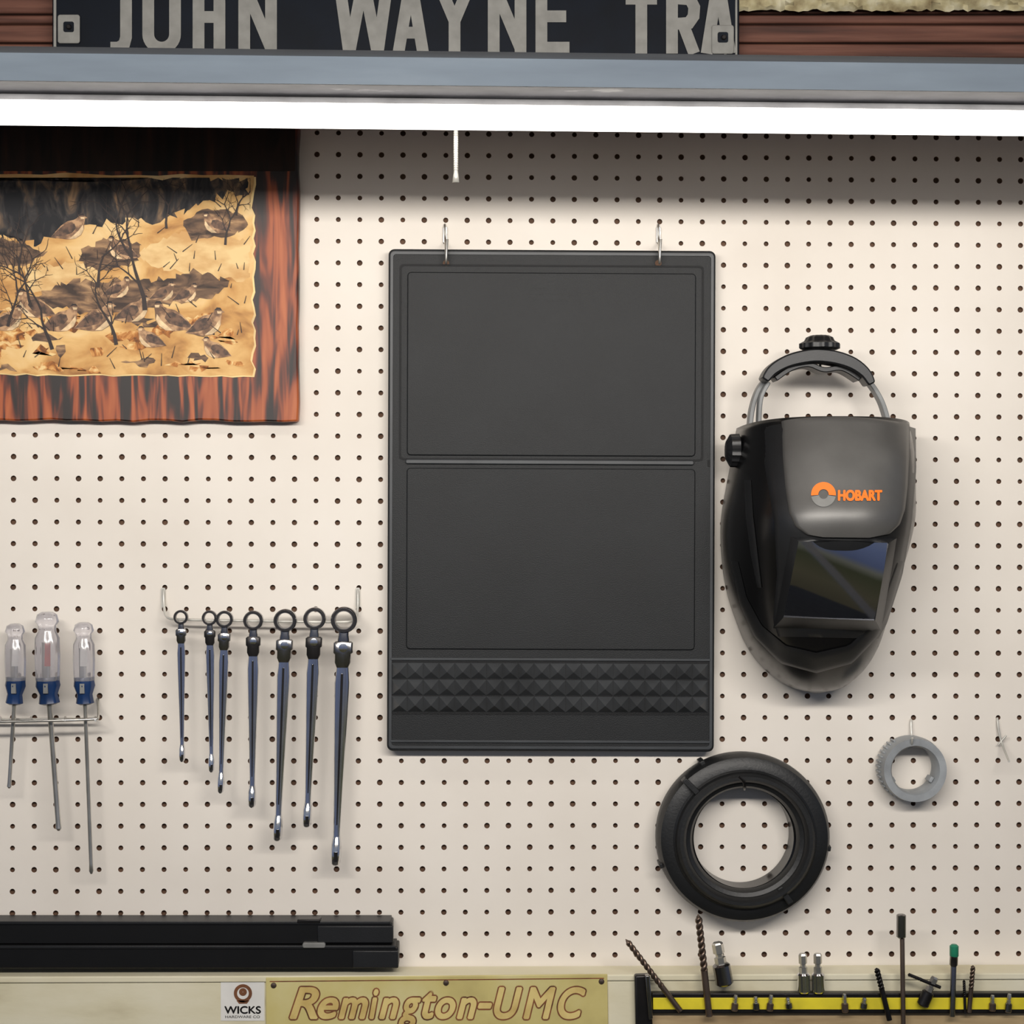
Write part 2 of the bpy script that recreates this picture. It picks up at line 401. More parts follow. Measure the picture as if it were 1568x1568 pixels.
m_goldl=Mramp('art_pale',[(.35,(208,162,104)),(.6,(236,204,146))],26,ms=(1,1,2),**AR)
m_hill=Mramp('art_hill',[(.36,(66,54,48)),(.5,(112,88,70)),(.6,(150,118,88)),(.7,(186,150,110))],30,ms=(1,1,3),dist=.8,**AR)
m_sky=Mramp('art_thicket',[(.38,(30,31,35)),(.5,(58,55,55)),(.6,(98,82,68)),(.7,(144,114,84))],34,ms=(2,1,.8),dist=1,**AR)
m_fol=Mramp('art_foliage',[(.36,(110,68,40)),(.46,(176,112,56)),(.54,(214,156,90)),(.64,(236,204,144))],60,dist=1.4,**AR)
m_ink=M('art_ink',(44,32,29),.6); m_q1=Mramp('art_bird',[(.4,(108,80,60)),(.5,(146,110,80)),(.6,(190,150,110))],110,rough=.6); m_q2=Mramp('art_bird_dark',[(.4,(66,50,42)),(.6,(116,86,66))],140,rough=.6)
m_q3=M('art_bird_belly',(218,188,146),.6,vs=120,var=.15)
prism('print_edge',[(u+1.5,v+1) for u,v in art],.0205,.0208,m_edge,g)
prism('print',[(u-1.5,v-1) for u,v in art],.0209,.0211,m_gold,g)
def flat(name,pts,d,mat):
    return mk(name,[at(max(-108,min(383,u)),max(272,min(573,v)),d) for u,v in pts],[list(range(len(pts)))],mat,g,fix=False)
def blob(name,pts,d,mat,amp=4,seed=0):
    r=random.Random(seed); o=[]; n=len(pts)
    for i in range(n):
        a,b=pts[i],pts[(i+1)%n]; L_=math.hypot(b[0]-a[0],b[1]-a[1]); k=max(1,int(L_/6))
        for j in range(k):
            t=j/k; o.append((min(383,a[0]+(b[0]-a[0])*t+r.uniform(-amp,amp)),a[1]+(b[1]-a[1])*t+r.uniform(-amp,amp)))
    return flat(name,o,d,mat)
blob('thicket',[(-105,272),(382,272),(382,292),(330,300),(290,322),(240,338),(200,335),(150,345),(110,352),(60,372),(20,366),(-105,360)],.0213,m_sky,7,1)
blob('hill_far',[(-105,362),(20,366),(70,385),(46,405),(10,408),(-105,412)],.02135,m_hill,4,2)
blob('pale_field',[(210,388),(260,360),(330,350),(382,372),(382,428),(330,428),(280,418),(235,410)],.0214,m_goldl,4,3)
blob('pale_field_b',[(40,415),(110,400),(150,408),(150,440),(90,450),(44,444)],.0214,m_goldl,4,4)
blob('hill_mid',[(50,452),(110,430),(170,428),(230,432),(300,412),(352,432),(335,450),(290,462),(230,468),(180,478),(120,474),(80,470)],.02145,m_hill,5,5)
blob('rock',[(120,385),(160,366),(220,372),(210,402),(160,416),(128,408)],.02145,m_hill,4,15)
blob('rock_b',[(282,338),(322,318),(370,326),(380,350),(345,364),(292,366)],.02145,m_hill,4,16)
for k in range(60):
    u=rnd.uniform(-100,375); v=rnd.uniform(474,568); w=rnd.uniform(10,26); h=rnd.uniform(3,9)
    blob('foliage_%d'%k,[(u-w,v),(u-w*.5,v-h),(u+w*.4,v-h),(u+w,v),(u+w*.3,v+h*.7),(u-w*.5,v+h*.6)],.0215+k*.000002,m_fol if k%4 else m_hill,5,30+k)
n=0
for (u,v,w,fl) in ((108,352,24,1),(52,470,27,-1),(148,490,28,1),(204,478,25,1),(262,490,28,-1),(316,498,26,1),(186,384,22,-1),(12,492,24,1),(250,450,18,1),(330,536,20,-1),(95,492,26,1),(180,444,20,1),(230,520,20,-1),(-40,470,26,1),(-74,504,24,-1),(330,345,20,-1),(285,452,18,1)):
    def P(a,b): return (u+fl*a*w,v+b*w*1.1)
    k_=.0217+n*.00001
    flat('quail_%d'%n,[P(*t) for t in [(-1.25,.42),(-.95,.08),(-.6,-.25),(-.2,-.5),(.2,-.58),(.42,-.68),(.5,-.86),(.66,-.96),(.84,-.92),(.94,-.78),(1.08,-.7),(.93,-.66),(.88,-.4),(.86,-.05),(.68,.3),(.3,.52),(-.2,.56),(-.7,.5)]],k_,m_q1)
    flat('quail_belly_%d'%n,[P(*t) for t in [(.78,-.3),(.84,-.04),(.66,.28),(.3,.5),(-.1,.52),(.2,.3),(.5,.05)]],k_+.000003,m_q3)
    flat('quail_wing_%d'%n,[P(*t) for t in [(-1.2,.4),(-.9,.1),(-.55,-.2),(-.1,-.4),(.25,-.36),(.35,-.1),(.1,.18),(-.5,.34)]],k_+.000005,m_q2)
    flat('quail_cap_%d'%n,[P(*t) for t in [(.46,-.78),(.6,-.95),(.82,-.94),(.92,-.8),(.7,-.84)]],k_+.000006,m_ink)
    flat('quail_throat_%d'%n,[P(*t) for t in [(.62,-.76),(.9,-.74),(.86,-.62),(.66,-.62)]],k_+.000006,m_q3); n+=1
br=[]
def tree(x,y,ang,L_,w,depth):
    pts=[(x,y)];a=ang; n_=4
    for k in range(n_):
        a+=rnd.uniform(-.25,.25); x+=math.cos(a)*L_/n_; y-=math.sin(a)*L_/n_; pts.append((x,y))
    br.append((pts,[w*(1-.14*k) for k in range(n_+1)]))
    if depth>0:
        for s_ in (-1,1):
            if rnd.random()<.92: tree(pts[-1][0],pts[-1][1],a+s_*rnd.uniform(.25,.7),L_*rnd.uniform(.55,.8),w*.6,depth-1)
        tree(pts[2][0],pts[2][1],a+rnd.choice((-1,1))*rnd.uniform(.5,.9),L_*.5,w*.45,depth-1)
for x,y,L_,w,dp in ((178,528,60,6,4),(222,475,84,7.5,4),(80,535,64,6,4),(48,470,45,5,3),(150,440,50,5,3),(12,500,54,5,4),(345,375,40,4,4),(255,350,36,4,3),(30,420,44,4,3),(-60,520,60,5,3),(362,330,30,3.5,3)):
    tree(x,y,math.radians(rnd.uniform(82,100)),L_,w,dp)
for k in range(90):
    x=rnd.uniform(-90,375); y=rnd.uniform(300,565); a=rnd.uniform(.7,2.5); l=rnd.uniform(8,24)
    br.append(([(x,y),(x+math.cos(a)*l,y-math.sin(a)*l*.9)],[1.5,.7]))
br=[([(min(383,max(-106,a)),max(273,b)) for a,b in p_],w) for p_,w in br]
ribbon_mesh(br,.0220,0,m_ink,'tree_branches',g,step=.0000005)
# ---------------------------------------------------------------- kneeling mat
g=group('foam_kneeling_mat',at(845,768,.02))
C=lambda u,v:(u+(-.0035*(v-381)),v+.006*(u-594)*(1-(v-381)/1500))
def cr(l): return [C(u,v) for u,v in l]
prism('body',cr(rrect(595,381,1096,1150,9)),.004,.020,m_foam,g,bev=.002,seg=3)
def frame(name,o,i,d0,d1,mat):
    po=cr(rrect(*o,6)); pi=cr(rrect(*i,5)); n=len(po)
    vs=[at(u,v,d1) for u,v in po]+[at(u,v,d1) for u,v in pi]+[at(u,v,d0) for u,v in po]+[at(u,v,d0) for u,v in pi]
    fs=[]
    for k in range(n):
        j=(k+1)%n; fs+= [[k,j,n+j,n+k],[k,2*n+k,2*n+j,j],[n+k,n+j,3*n+j,3*n+k]]
    return mk(name,vs,fs,mat,g)
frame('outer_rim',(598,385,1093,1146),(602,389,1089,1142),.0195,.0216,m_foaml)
prism('panel_upper',cr(rrect(624,416,1066,697,6)),.0195,.0222,m_foam,g,bev=.0012)
prism('panel_lower',cr(rrect(624,716,1066,994,6)),.0195,.0222,m_foam,g,bev=.0012)
frame('panel_line_upper',(612,404,1078,704),(615,407,1075,701),.0195,.0208,m_foamd)
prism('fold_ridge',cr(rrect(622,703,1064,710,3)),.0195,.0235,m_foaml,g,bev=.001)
for a,b in ((595,602),(1085,1095)): prism('fold_notch',cr(rect(a,702,b,712)),.0195,.0212,m_foamd,g)
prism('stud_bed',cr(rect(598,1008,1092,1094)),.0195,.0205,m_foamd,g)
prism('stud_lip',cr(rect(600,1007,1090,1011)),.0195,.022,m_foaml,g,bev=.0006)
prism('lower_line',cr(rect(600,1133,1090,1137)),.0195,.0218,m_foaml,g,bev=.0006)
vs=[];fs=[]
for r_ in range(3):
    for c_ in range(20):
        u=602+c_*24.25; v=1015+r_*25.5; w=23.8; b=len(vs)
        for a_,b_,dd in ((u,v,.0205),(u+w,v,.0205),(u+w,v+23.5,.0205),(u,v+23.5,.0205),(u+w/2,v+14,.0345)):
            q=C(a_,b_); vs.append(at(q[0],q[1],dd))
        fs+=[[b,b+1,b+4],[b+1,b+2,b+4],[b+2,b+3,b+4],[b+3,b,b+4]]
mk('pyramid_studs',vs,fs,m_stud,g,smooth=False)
# shallow moulded lettering block
for k,(v,a,b) in enumerate(((438,812,880),(447,806,886),(456,812,880))):
    u=a
    while u<b:
        w=rnd.uniform(3,7); prism('moulded_mark_%d_%d'%(k,int(u)),cr(rect(u,v,u+w,v+2.6)),.022,.0225,m_foam,g); u+=w+2.5
for k,u in enumerate((683,1008)):
    prism('hole_shade_%d'%k,[(u+5*math.cos(t*.52),403+5*math.sin(t*.52)) for t in range(12)],.0195,.0207,m_back,g)  # flat dark disc: shade inside the hanging hole, put into colour
for u in (682,1009):
    h=group('peg_hook',at(u,375,.02))
    wire('hook_wire',[at(u-1,344,.001),at(u-1,345,.003),at(u-1,350,.004),at(u,372,.005),at(u,378,.02),at(u+1,382,.028),at(u+1,404,.030),at(u+1,402,.034),at(u+2,378,.036),at(u+3,366,.038)],.0014,m_steel,h)
    prism('hook_plate',rrect(u-4,347,u+3,372,2),.001,.003,m_steel,h,bev=.0005)
# ---------------------------------------------------------------- welding helmet
g=group('welding_helmet',Vector((460*S,-.1,ZC)))
tab=[(650,467,125,.150),(700,465,131,.175),(750,460,135,.19),(790,456,137,.20),(830,452,134,.195),(880,448,126,.180),(920,447,117,.167),(960,449,106,.152),(990,451,96,.136),(1020,454,80,.112),(1045,457,58,.085),(1060,460,36,.06),(1069,461,5,.03)]
tab=[((784-v)*.96,c,a,b) for v,c,a,b in tab]
def sec(Z):
    Z=max(min(Z,tab[0][0]),tab[-1][0])
    for k in range(len(tab)-1):
        if Z>=tab[k+1][0]: break
    t=(Z-tab[k][0])/(tab[k+1][0]-tab[k][0]); h=tab[k+1][0]-tab[k][0]; o=[]
    for q in (1,2,3):
        def sl(i):
            if i==0: return (tab[1][q]-tab[0][q])/(tab[1][0]-tab[0][0])
            if i==len(tab)-1: return (tab[i][q]-tab[i-1][q])/(tab[i][0]-tab[i-1][0])
            return (tab[i+1][q]-tab[i-1][q])/(tab[i+1][0]-tab[i-1][0])
        p0_,p1_,m0,m1=tab[k][q],tab[k+1][q],sl(k)*h,sl(k+1)*h
        o.append((2*t**3-3*t*t+1)*p0_+(t**3-2*t*t+t)*m0+(-2*t**3+3*t*t)*p1_+(t**3-t*t)*m1)
    return o
NE=2.7; DB=.012
def hdepth(x,Z):
    c,a,b=sec(Z); q=min(.995,abs(x-c)/max(a,1))
    return DB+(b-DB)*(1-q**NE)**(1/NE)
def hproj(u,v,off):
    d=.17
    for _ in range(14):
        p=at(u,v,d); d=.5*d+.5*(hdepth(p.x/S,(p.z-ZC)/S)+off)
    return at(u,v,d)
rows=[tab[0][0]+(tab[-1][0]-tab[0][0])*(math.sin(math.pi/2*k/70)) for k in range(71)]
vs=[];fs=[];NC=72
for Z in rows:
    c,a,b=sec(Z)
    topw=max(0,(Z-tab[4][0])/(tab[0][0]-tab[4][0]))**2
    for k in range(NC+1):
        t=-math.pi/2+math.pi*k/NC; s_,c_=math.sin(t),max(0,math.cos(t))
        vs.append((S*(c+a*math.copysign(abs(s_)**(2/NE),s_)),-(DB+(b-DB)*c_**(2/NE)),ZC+(Z+9*topw*c_)*S))
for i in range(len(rows)-1):
    for k in range(NC): fs.append([i*(NC+1)+k,i*(NC+1)+k+1,(i+1)*(NC+1)+k+1,(i+1)*(NC+1)+k])
o=mk('shell',vs,fs,m_blackg,g,ang=60); sm=o.modifiers.new('s','SOLIDIFY'); sm.thickness=.003
def resample(l,n):
    ds=[0]
    for a,b in zip(l,l[1:]): ds.append(ds[-1]+math.hypot(b[0]-a[0],b[1]-a[1]))
    o=[]
    for k in range(n+1):
        t=ds[-1]*k/n
        for i in range(len(l)-1):
            if t<=ds[i+1]+1e-9: break
        f=(t-ds[i])/max(1e-9,ds[i+1]-ds[i]); o.append((l[i][0]+(l[i+1][0]-l[i][0])*f,l[i][1]+(l[i+1][1]-l[i][1])*f))
    return o
def patch(name,A,Bp,off,mat,n=40,m=24,bow=0):
    A=resample(A,n);Bp=resample(Bp,n); vs=[];fs=[]
    for i in range(n+1):
        for j in range(m+1):
            t=j/m; e=(i in(0,n) or j in (0,m))
            p=hproj(A[i][0]+(Bp[i][0]-A[i][0])*t,A[i][1]+(Bp[i][1]-A[i][1])*t,off-(.0012 if e else 0))
            p.z+=bow*S*math.sin(math.pi*t)**.7*max(0,1-i/n*2)**2
            vs.append(p)
    idx=lambda i,j:i*(m+1)+j
    for i in range(n):
        for j in range(m): fs.append([idx(i,j),idx(i+1,j),idx(i+1,j+1),idx(i,j+1)])
    bd=[(i,0) for i in range(n)]+[(n,j) for j in range(m)]+[(i,m) for i in range(n,0,-1)]+[(0,j) for j in range(m,0,-1)]
    b=len(vs)
    for i,j in bd:
        p=vs[idx(i,j)]; vs.append(Vector((p.x,p.y+.006,p.z)))
    for k in range(len(bd)):
        k2=(k+1)%len(bd); fs.append([idx(*bd[k]),idx(*bd[k2]),b+k2,b+k])
    return mk(name,vs,fs,mat,g,ang=50)
patch('visor_layer',[(1163,656),(1172,720),(1186,800),(1190,880),(1184,950),(1192,975)],[(1402,656),(1403,720),(1396,800),(1382,880),(1358,955),(1345,978)],.0025,m_black,bow=12)
patch('forehead_panel',[(1197,645),(1199,700),(1203,745),(1209,785),(1218,806),(1236,819),(1262,823)],[(1392,650),(1392,700),(1390,745),(1386,780),(1378,803),(1362,818),(1330,824)],.0065,m_grayp,n=60,m=40,bow=9)
patch('chin_band',[(1120,860),(1133,925),(1155,975),(1195,1016),(1250,1031),(1305,1016),(1345,975),(1366,925),(1384,860)],[(1130,860),(1143,915),(1166,958),(1203,989),(1250,1000),(1300,989),(1333,958),(1352,915),(1374,860)],.003,m_black,n=60,m=6)
patch('side_rib',[(1140,735),(1142,790),(1150,850),(1160,900)],[(1150,735),(1153,790),(1160,850),(1166,900)],.003,m_black,n=30,m=4)
# lens
q=[(1222,829),(1360,831),(1339,950),(1199,945)]
cs=[hproj(u,v,o_) for (u,v),o_ in zip(q,(.008,.008,.034,.034))]
oc=[(1208,820),(1376,822),(1350,968),(1184,962)]
def edgepts(qs,n=12):
    o=[]
    for k in range(4):
        a,b=qs[k],qs[(k+1)%4]
        for j in range(n): o.append((a[0]+(b[0]-a[0])*j/n,a[1]+(b[1]-a[1])*j/n))
    return o
inn=[]
for k in range(4):
    for j in range(12): inn.append(cs[k].lerp(cs[(k+1)%4],j/12))
outp=[hproj(u,v,.0) for u,v in edgepts(oc)]
mid=[a.lerp(b,.3)+Vector((0,-.004,0)) for a,b in zip(inn,outp)]
lip_=[p+Vector((0,-.003,0)) for p in inn]
n=len(inn); vs=outp+mid+lip_+[p+Vector((0,.004,0)) for p in inn]; fs=[]
for r_ in range(3):
    for k in range(n): fs.append([r_*n+k,r_*n+(k+1)%n,(r_+1)*n+(k+1)%n,(r_+1)*n+k])
mk('lens_bezel',vs,fs,m_black,g,ang=50)
vs=[];fs=[];NL=14
for i in range(NL+1):
    for j in range(NL+1):
        a,b=i/NL,j/NL
        p=cs[0].lerp(cs[1],b).lerp(cs[3].lerp(cs[2],b),a); p=p+Vector((0,-.0032*(4*a*(1-a))-.001*(4*b*(1-b)),0)); vs.append(p)
for i in range(NL):
    for j in range(NL):
        k=i*(NL+1)+j; fs.append([k,k+1,k+NL+2,k+NL+1])
mk('lens_glass',vs,fs,m_lens,g)
# logo
fn=lambda u,v:hproj(u,v,.0078)
fittext('logo_text','HOBART',1284,1350,751,766,0,m_orange,g,fn=fn,bold=1.1,nb=6)
def sector(name,cu,cv,r1,r2,a0,a1,mat,off=.0078):
    n=24; vs=[hproj(cu+r*math.cos(math.radians(a0+(a1-a0)*k/n)),cv-r*math.sin(math.radians(a0+(a1-a0)*k/n)),off) for r in (r1,r2) for k in range(n+1)]
    mk(name,vs,[[k,k+1,n+2+k,n+1+k] for k in range(n)],mat,g)
sector('logo_arc',1261,757,8,19,-5,185,m_orange); sector('logo_arc_low',1261,757,7,19,190,350,m_lgray)
# head gear
def arcband(name,pts,w,d0,d1,mat,bev=.002):
    n=len(pts); L=[];R_=[]
    for i in range(n):
        a=Vector(pts[max(0,i-1)]); b=Vector(pts[min(n-1,i+1)]); t=(b-a).normalized(); nn=Vector((-t.y,t.x)); ww=w[i] if isinstance(w,list) else w
        L.append(tuple(Vector(pts[i])+nn*ww/2)); R_.append(tuple(Vector(pts[i])-nn*ww/2))
    return prism(name,L+R_[::-1],d0,d1,mat,g,bev=bev)
def smoothpath(ctrl,n=6):
    o=[]
    for i in range(len(ctrl)-1):
        p0_,p1_,p2_,p3_=[Vector(ctrl[max(0,min(len(ctrl)-1,i+k))]) for k in (-1,0,1,2)]
        for j in range(n):
            t=j/n; o.append(tuple(.5*((2*p1_)+(p2_-p0_)*t+(2*p0_-5*p1_+4*p2_-p3_)*t*t+(3*p1_-p0_-3*p2_+p3_)*t**3)))
    o.append(tuple(ctrl[-1])); return o
arcband('crown_strap_rear',smoothpath([(1149,660),(1153,625),(1165,592),(1190,566),(1225,552),(1258,550),(1300,557),(1330,582),(1350,612),(1361,645)]),7,.045,.062,m_strap,.001)
arcband('crown_strap',smoothpath([(1163,650),(1166,610),(1178,585)]),6,.06,.075,m_strap,.001)
pa=smoothpath([(1172,582),(1184,566),(1206,553),(1232,546),(1256,544),(1284,548),(1308,557),(1326,571),(1336,588)])
arcband('crown_pad',pa,[9+12*math.sin(math.pi*k/(len(pa)-1))**.5 for k in range(len(pa))],.065,.095,m_black,.003)
arcband('crown_pad_rear',smoothpath([(1188,580),(1212,564),(1238,558),(1262,566),(1290,564),(1318,580)]),8,.055,.085,m_black,.001)
kc=at(1255,536,.08)
lathe('knob_stem',kc+Vector((0,0,-.006)),Vector((0,0,1)),[(0,.009),(.01,.010)],m_black,g,n=20)
lathe('crown_knob',kc,Vector((0,0,1)),[(0,.018),(.002,.0225),(.007,.0225),(.010,.017),(.014,.015),(.0165,.010)],m_black,g,n=60,flute=.05,nf=12,ang=45)
kp=at(1139,690,.05)
lathe('side_knob',kp,Vector((-1,0,0)),[(0,.014),(.004,.014),(.006,.019),(.016,.0185),(.0185,.014),(.021,.010)],m_black,g,n=60,flute=.04,nf=15,ang=45)
wire('hanging_hook',[at(1256,570,.001),at(1256,568,.01),at(1256,566,.06),at(1256,552,.07)],.0015,m_steel,g)
prism('headband',[(1165,700),(1165,655),(1200,648),(1300,648),(1352,655),(1352,700)],.03,.05,m_black,g,bev=.003)
# ---------------------------------------------------------------- combination wrenches on a wire rack
g=group('wire_tool_rack',at(400,940,.02))
wire('rack_wire',[at(250,902,.001),at(250,904,.004),at(251,930,.008),at(254,946,.02),at(270,949,.028),at(400,951,.028),at(530,953,.028),at(545,950,.02),at(548,934,.008),at(548,904,.004),at(548,902,.001)],.0015,m_zinc,g)
for x in (250,548): prism('rack_tab',rrect(x-3,900,x+3,930,2),.001,.003,m_zinc,g)
for k,(tx,ty,r_,bx,by) in enumerate(((277,945,11,279,1166),(321,946,11.5,324,1182),(344,948,13,338,1214),(388,950,15,386,1236),(437,950,17.5,425,1287),(482,947,17,470,1266),(527,949,20,514,1324))):
    d=.036; s_=r_/16; c=at(tx,ty,d)
    w=group('combination_wrench',c)
    R_=r_*S*.98
    ringlathe('ring_head',c,[(R_,d-.005*s_),(R_,d+.004*s_),(R_*.93,d+.005*s_),(R_*.70,d+.005*s_),(R_*.66,d+.004*s_),(R_*.66,d-.005*s_)],m_chromed,w,n=40)
    ringlathe('ratchet_ring',c,[(R_*.9,d+.0052*s_),(R_*.74,d+.0052*s_),(R_*.74,d+.0058*s_),(R_*.9,d+.0058*s_)],m_dark,w,n=40)
    y1=ty+r_*.9; ax=lambda v:tx+(bx-tx)*(v-ty)/(by-ty)
    def st(v,wx,wd): return (at(ax(v),v,d),wx*S*s_,wd*s_)
    loftline('neck',[st(y1-2,6,.003),st(y1+5*s_,6,.0035),st(y1+10*s_,7,.0035),st(y1+16*s_,7,.0035)],m_chromed,w)
    yj=y1+12*s_
    loftline('hinge_fork',[st(yj,9,.004),st(yj+2,11.5,.0045),st(yj+14*s_,11.5,.0045),st(yj+16*s_,9.5,.0045),st(yj+26*s_,9.5,.004),st(yj+32*s_,7,.0035)],m_dark if k%2 else m_chromed,w,e=6,ang=25)
    pc=at(ax(yj+8*s_),yj+8*s_,d+.0045*s_)
    lathe('hinge_pin',pc,Vector((0,-1,0)),[(0,.0042*s_),(.001,.0042*s_),(.0014,.0025*s_)],m_chrome,w,n=14)
    ys=yj+27*s_; L_=by-ys
    loftline('shaft',[st(ys,7,.0035),st(ys+L_*.10,9,.0035),st(ys+L_*.3,7.8,.003),st(ys+L_*.6,5.6,.0028),st(ys+L_*.82,4.4,.003),st(ys+L_*.88,4.4,.004)],m_chrome,w,e=1.9,n=16)
    loftline('shaft_web',[st(ys+L_*.05,1.7,.0048),st(ys+L_*.3,1.7,.0044),st(ys+L_*.6,1.2,.004),st(ys+L_*.8,.8,.004)],m_dark,w,e=4)
    loftline('open_end',[st(ys+L_*.86,4.5,.004),st(ys+L_*.9,6,.007),st(ys+L_*.95,6,.009),st(by-3,5.5,.008),st(by,3,.006)],m_chrome,w,e=3)
    prism('open_end_slot',[(ax(by)-2.4*s_,by-15*s_),(ax(by)+2.4*s_,by-15*s_),(ax(by)+2*s_,by-4),(ax(by)-2*s_,by-4)],d+.007*s_,d+.0095*s_,m_dark,w)
# ---------------------------------------------------------------- screwdrivers
g=group('wire_tool_rack',at(60,1100,.03))
wire('rack_front',[at(-60,1106,.05),at(148,1103,.05),at(151,1098,.04),at(150,1074,.012),at(150,1070,.001)],.0016,m_steel,g)
wire('rack_back',[at(-60,1102,.022),at(146,1101,.022)],.0016,m_steel,g)
for x in (0,48,100,146): wire('rack_cross',[at(x,1103,.05),at(x,1101,.022),at(x,1098,.002)],.0013,m_steel,g,smoothpts=False)
for (x,yt,w_,bx,by) in ((24,955,15,14,1207),(73,937,18,90,1272),(129,953,15.5,140,1338)):
    d=.036; p0=at(x,1042,d); w=group('screwdriver',p0); axd=(at(bx,by,d)-p0).normalized()
    top=at(x-1,yt,d); upv=(top-p0); L_=upv.length; R_=w_*S
    lathe('handle',p0,upv,[(0,R_*.95),(L_*.35,R_*1.02),(L_*.62,R_*.98),(L_*.72,R_*.72),(L_*.8,R_*.72),(L_*.86,R_*.95),(L_*.96,R_*.8),(L_,R_*.45)],m_acr,w,n=48,flute=.05,nf=8,ang=60)
    lathe('tang',p0,upv,[(0,.0028),(L_*.55,.0028)],m_steel,w,n=12)
    lathe('collar',p0,axd,[(-.004,R_*.9),(.006,R_*1.0),(.016,R_*.72),(.026,R_*.85),(.028,R_*.5)],m_blue,w,n=32,flute=.04,nf=8)
    prism('size_band',rect(x-7,1047,x+0,1062),d+R_*.5,d+R_*1.02,m_lgray,w)
    pe=at(bx,by,d); Ls=(pe-p0).length; r_=.0030 if w_>17 else .0023
    lathe('blade',p0,axd,[(.026,r_*1.3),(.032,r_),(Ls*.95,r_),(Ls*.985,r_*1.15),(Ls,r_*.5)],m_steel,w,n=16)
    prism('marking',rect(x-4,985,x+4,1020),d+R_*.3,d+R_*.35,m_red if x==73 else m_white,w)
# ---------------------------------------------------------------- black ring
c=at(1138,1282,.03); g=group('rubber_hose_ring',c)
def rp(l): return [(r*S*.985,d) for r,d in l]
ringlathe('ring_body',c,rp([(126,.004),(132,.008),(134,.020),(133,.032),(128,.040),(120,.043),(110,.044),(107,.046),(105,.052),(101,.055),(96,.055),(92,.051),(90,.046),(84,.044),(80,.038),(79,.012),(82,.004)]),m_rubber,g,n=96,az=.97)
ringlathe('inner_sleeve',c,rp([(79.5,.036),(77,.034),(76.5,.004),(79.5,.004)]),m_blackg,g,n=96,az=1.0)
for k,a in enumerate((135,118,-55,-8,200)):
    a=math.radians(a)
    if k in (0,2):
        pts=[(1138+r*math.cos(a+e),1282-.97*r*math.sin(a+e)) for r,e in ((98,-.05),(128,-.035),(128,.035),(98,.05))]
        prism('clip_tab_%d'%k,pts,.036,.052,m_rubber,g,bev=.001)
    else:
        pts=[(1138+r*math.cos(a+e),1282-.97*r*math.sin(a+e)) for r,e in ((126,-.03),(136,-.03),(136,.03),(126,.03))]
        prism('rim_lug_%d'%k,pts,.008,.034,m_rubber,g,bev=.001)
h=group('peg_hook',at(1140,1204,.03))
wire('hook_wire',[at(1140,1196,.001),at(1140,1196,.004),at(1140,1208,.02),at(1140,1209,.055),at(1140,1196,.066),at(1132,1190,.068)],.0017,m_dark,h)
# ---------------------------------------------------------------- grey collar
c=at(1397,1177,.02); g=group('grey_plastic_collar',c)
ringlathe('collar_body',c,rp([(46,.003),(49.5,.005),(50.5,.020),(48.5,.034),(38,.034),(35.5,.030),(35.5,.003)]),m_gray,g,n=72)
for k in range(14):
    a=math.radians(120+k*9)
    pts=[(1397+r*math.cos(a+e),1177+r*math.sin(a+e)) for r,e in ((48,-.03),(51.5,-.03),(51.5,.03),(48,.03))]
    prism('grip_rib_%d'%k,pts,.005,.022,m_gray,g,bev=.0006)
for k,a in enumerate((30,150,265)):
    a=math.radians(a); pts=[(1397+r*math.cos(a+e),1177+r*math.sin(a+e)) for r,e in ((31.5,-.14),(37,-.13),(37,.13),(31.5,.14))]
    prism('inner_lug_%d'%k,pts,.008,.026,m_gray,g,bev=.001)
h=group('peg_hook',at(1395,1120,.02))
wire('hook_wire',[at(1395,1102,.001),at(1395,1102,.004),at(1395,1112,.006),at(1396,1128,.008),at(1396,1141,.02),at(1396,1141,.036),at(1397,1130,.040)],.0013,m_zinc,h)
h=group('peg_hook',at(1530,1130,.02))
wire('hook_wire',[at(1527,1100,.001),at(1527,1101,.003),at(1529,1120,.006),at(1535,1142,.008),at(1544,1163,.03),at(1545,1166,.042)],.0013,m_zinc,h)
wire('hook_arm',[at(1529,1140,.008),at(1541,1126,.008)],.0011,m_zinc,h)
# ---------------------------------------------------------------- lower board with ledge
zt_=at(784,1479,0).z; xl=at(-160,784).x; xr=at(1740,784).x
g=group('ledge_board',Vector((0,-.02,0)))
box('face_board',(xl,-.038,0),(xr,-.0005,zt_-.008),m_cream,g,bev=.001)
box('top_cap',(xl,-.040,zt_-.0075),(xr,-.0005,zt_),m_cream,g,bev=.0015)
# black slide rails
g=group('black_slide_rail',at(300,1430,.03))
prism('rail',rect(-160,1413,601,1446),.006,.034,m_rail,g,bev=.0015)
prism('rail_lip',rect(-160,1411,598,1416),.004,.036,m_black,g,bev=.0008)
prism('end_block',rect(486,1418,602,1444),.03,.036,m_black,g,bev=.001)
prism('clip',rect(455,1408,490,1414),.02,.037,m_dark,g,bev=.001)
g=group('black_slide_rail',at(300,1465,.03))
prism('rail',rect(-160,1450,610,1483),.004,.036,m_rail,g,bev=.0015)
prism('rail_lip',rect(-160,1448,606,1453),.004,.038,m_black,g,bev=.0008)
prism('clip',rrect(463,1444,498,1452,3),.03,.040,m_lgray,g,bev=.001)
prism('end_block',rect(540,1456,610,1482),.03,.039,m_black,g,bev=.001)
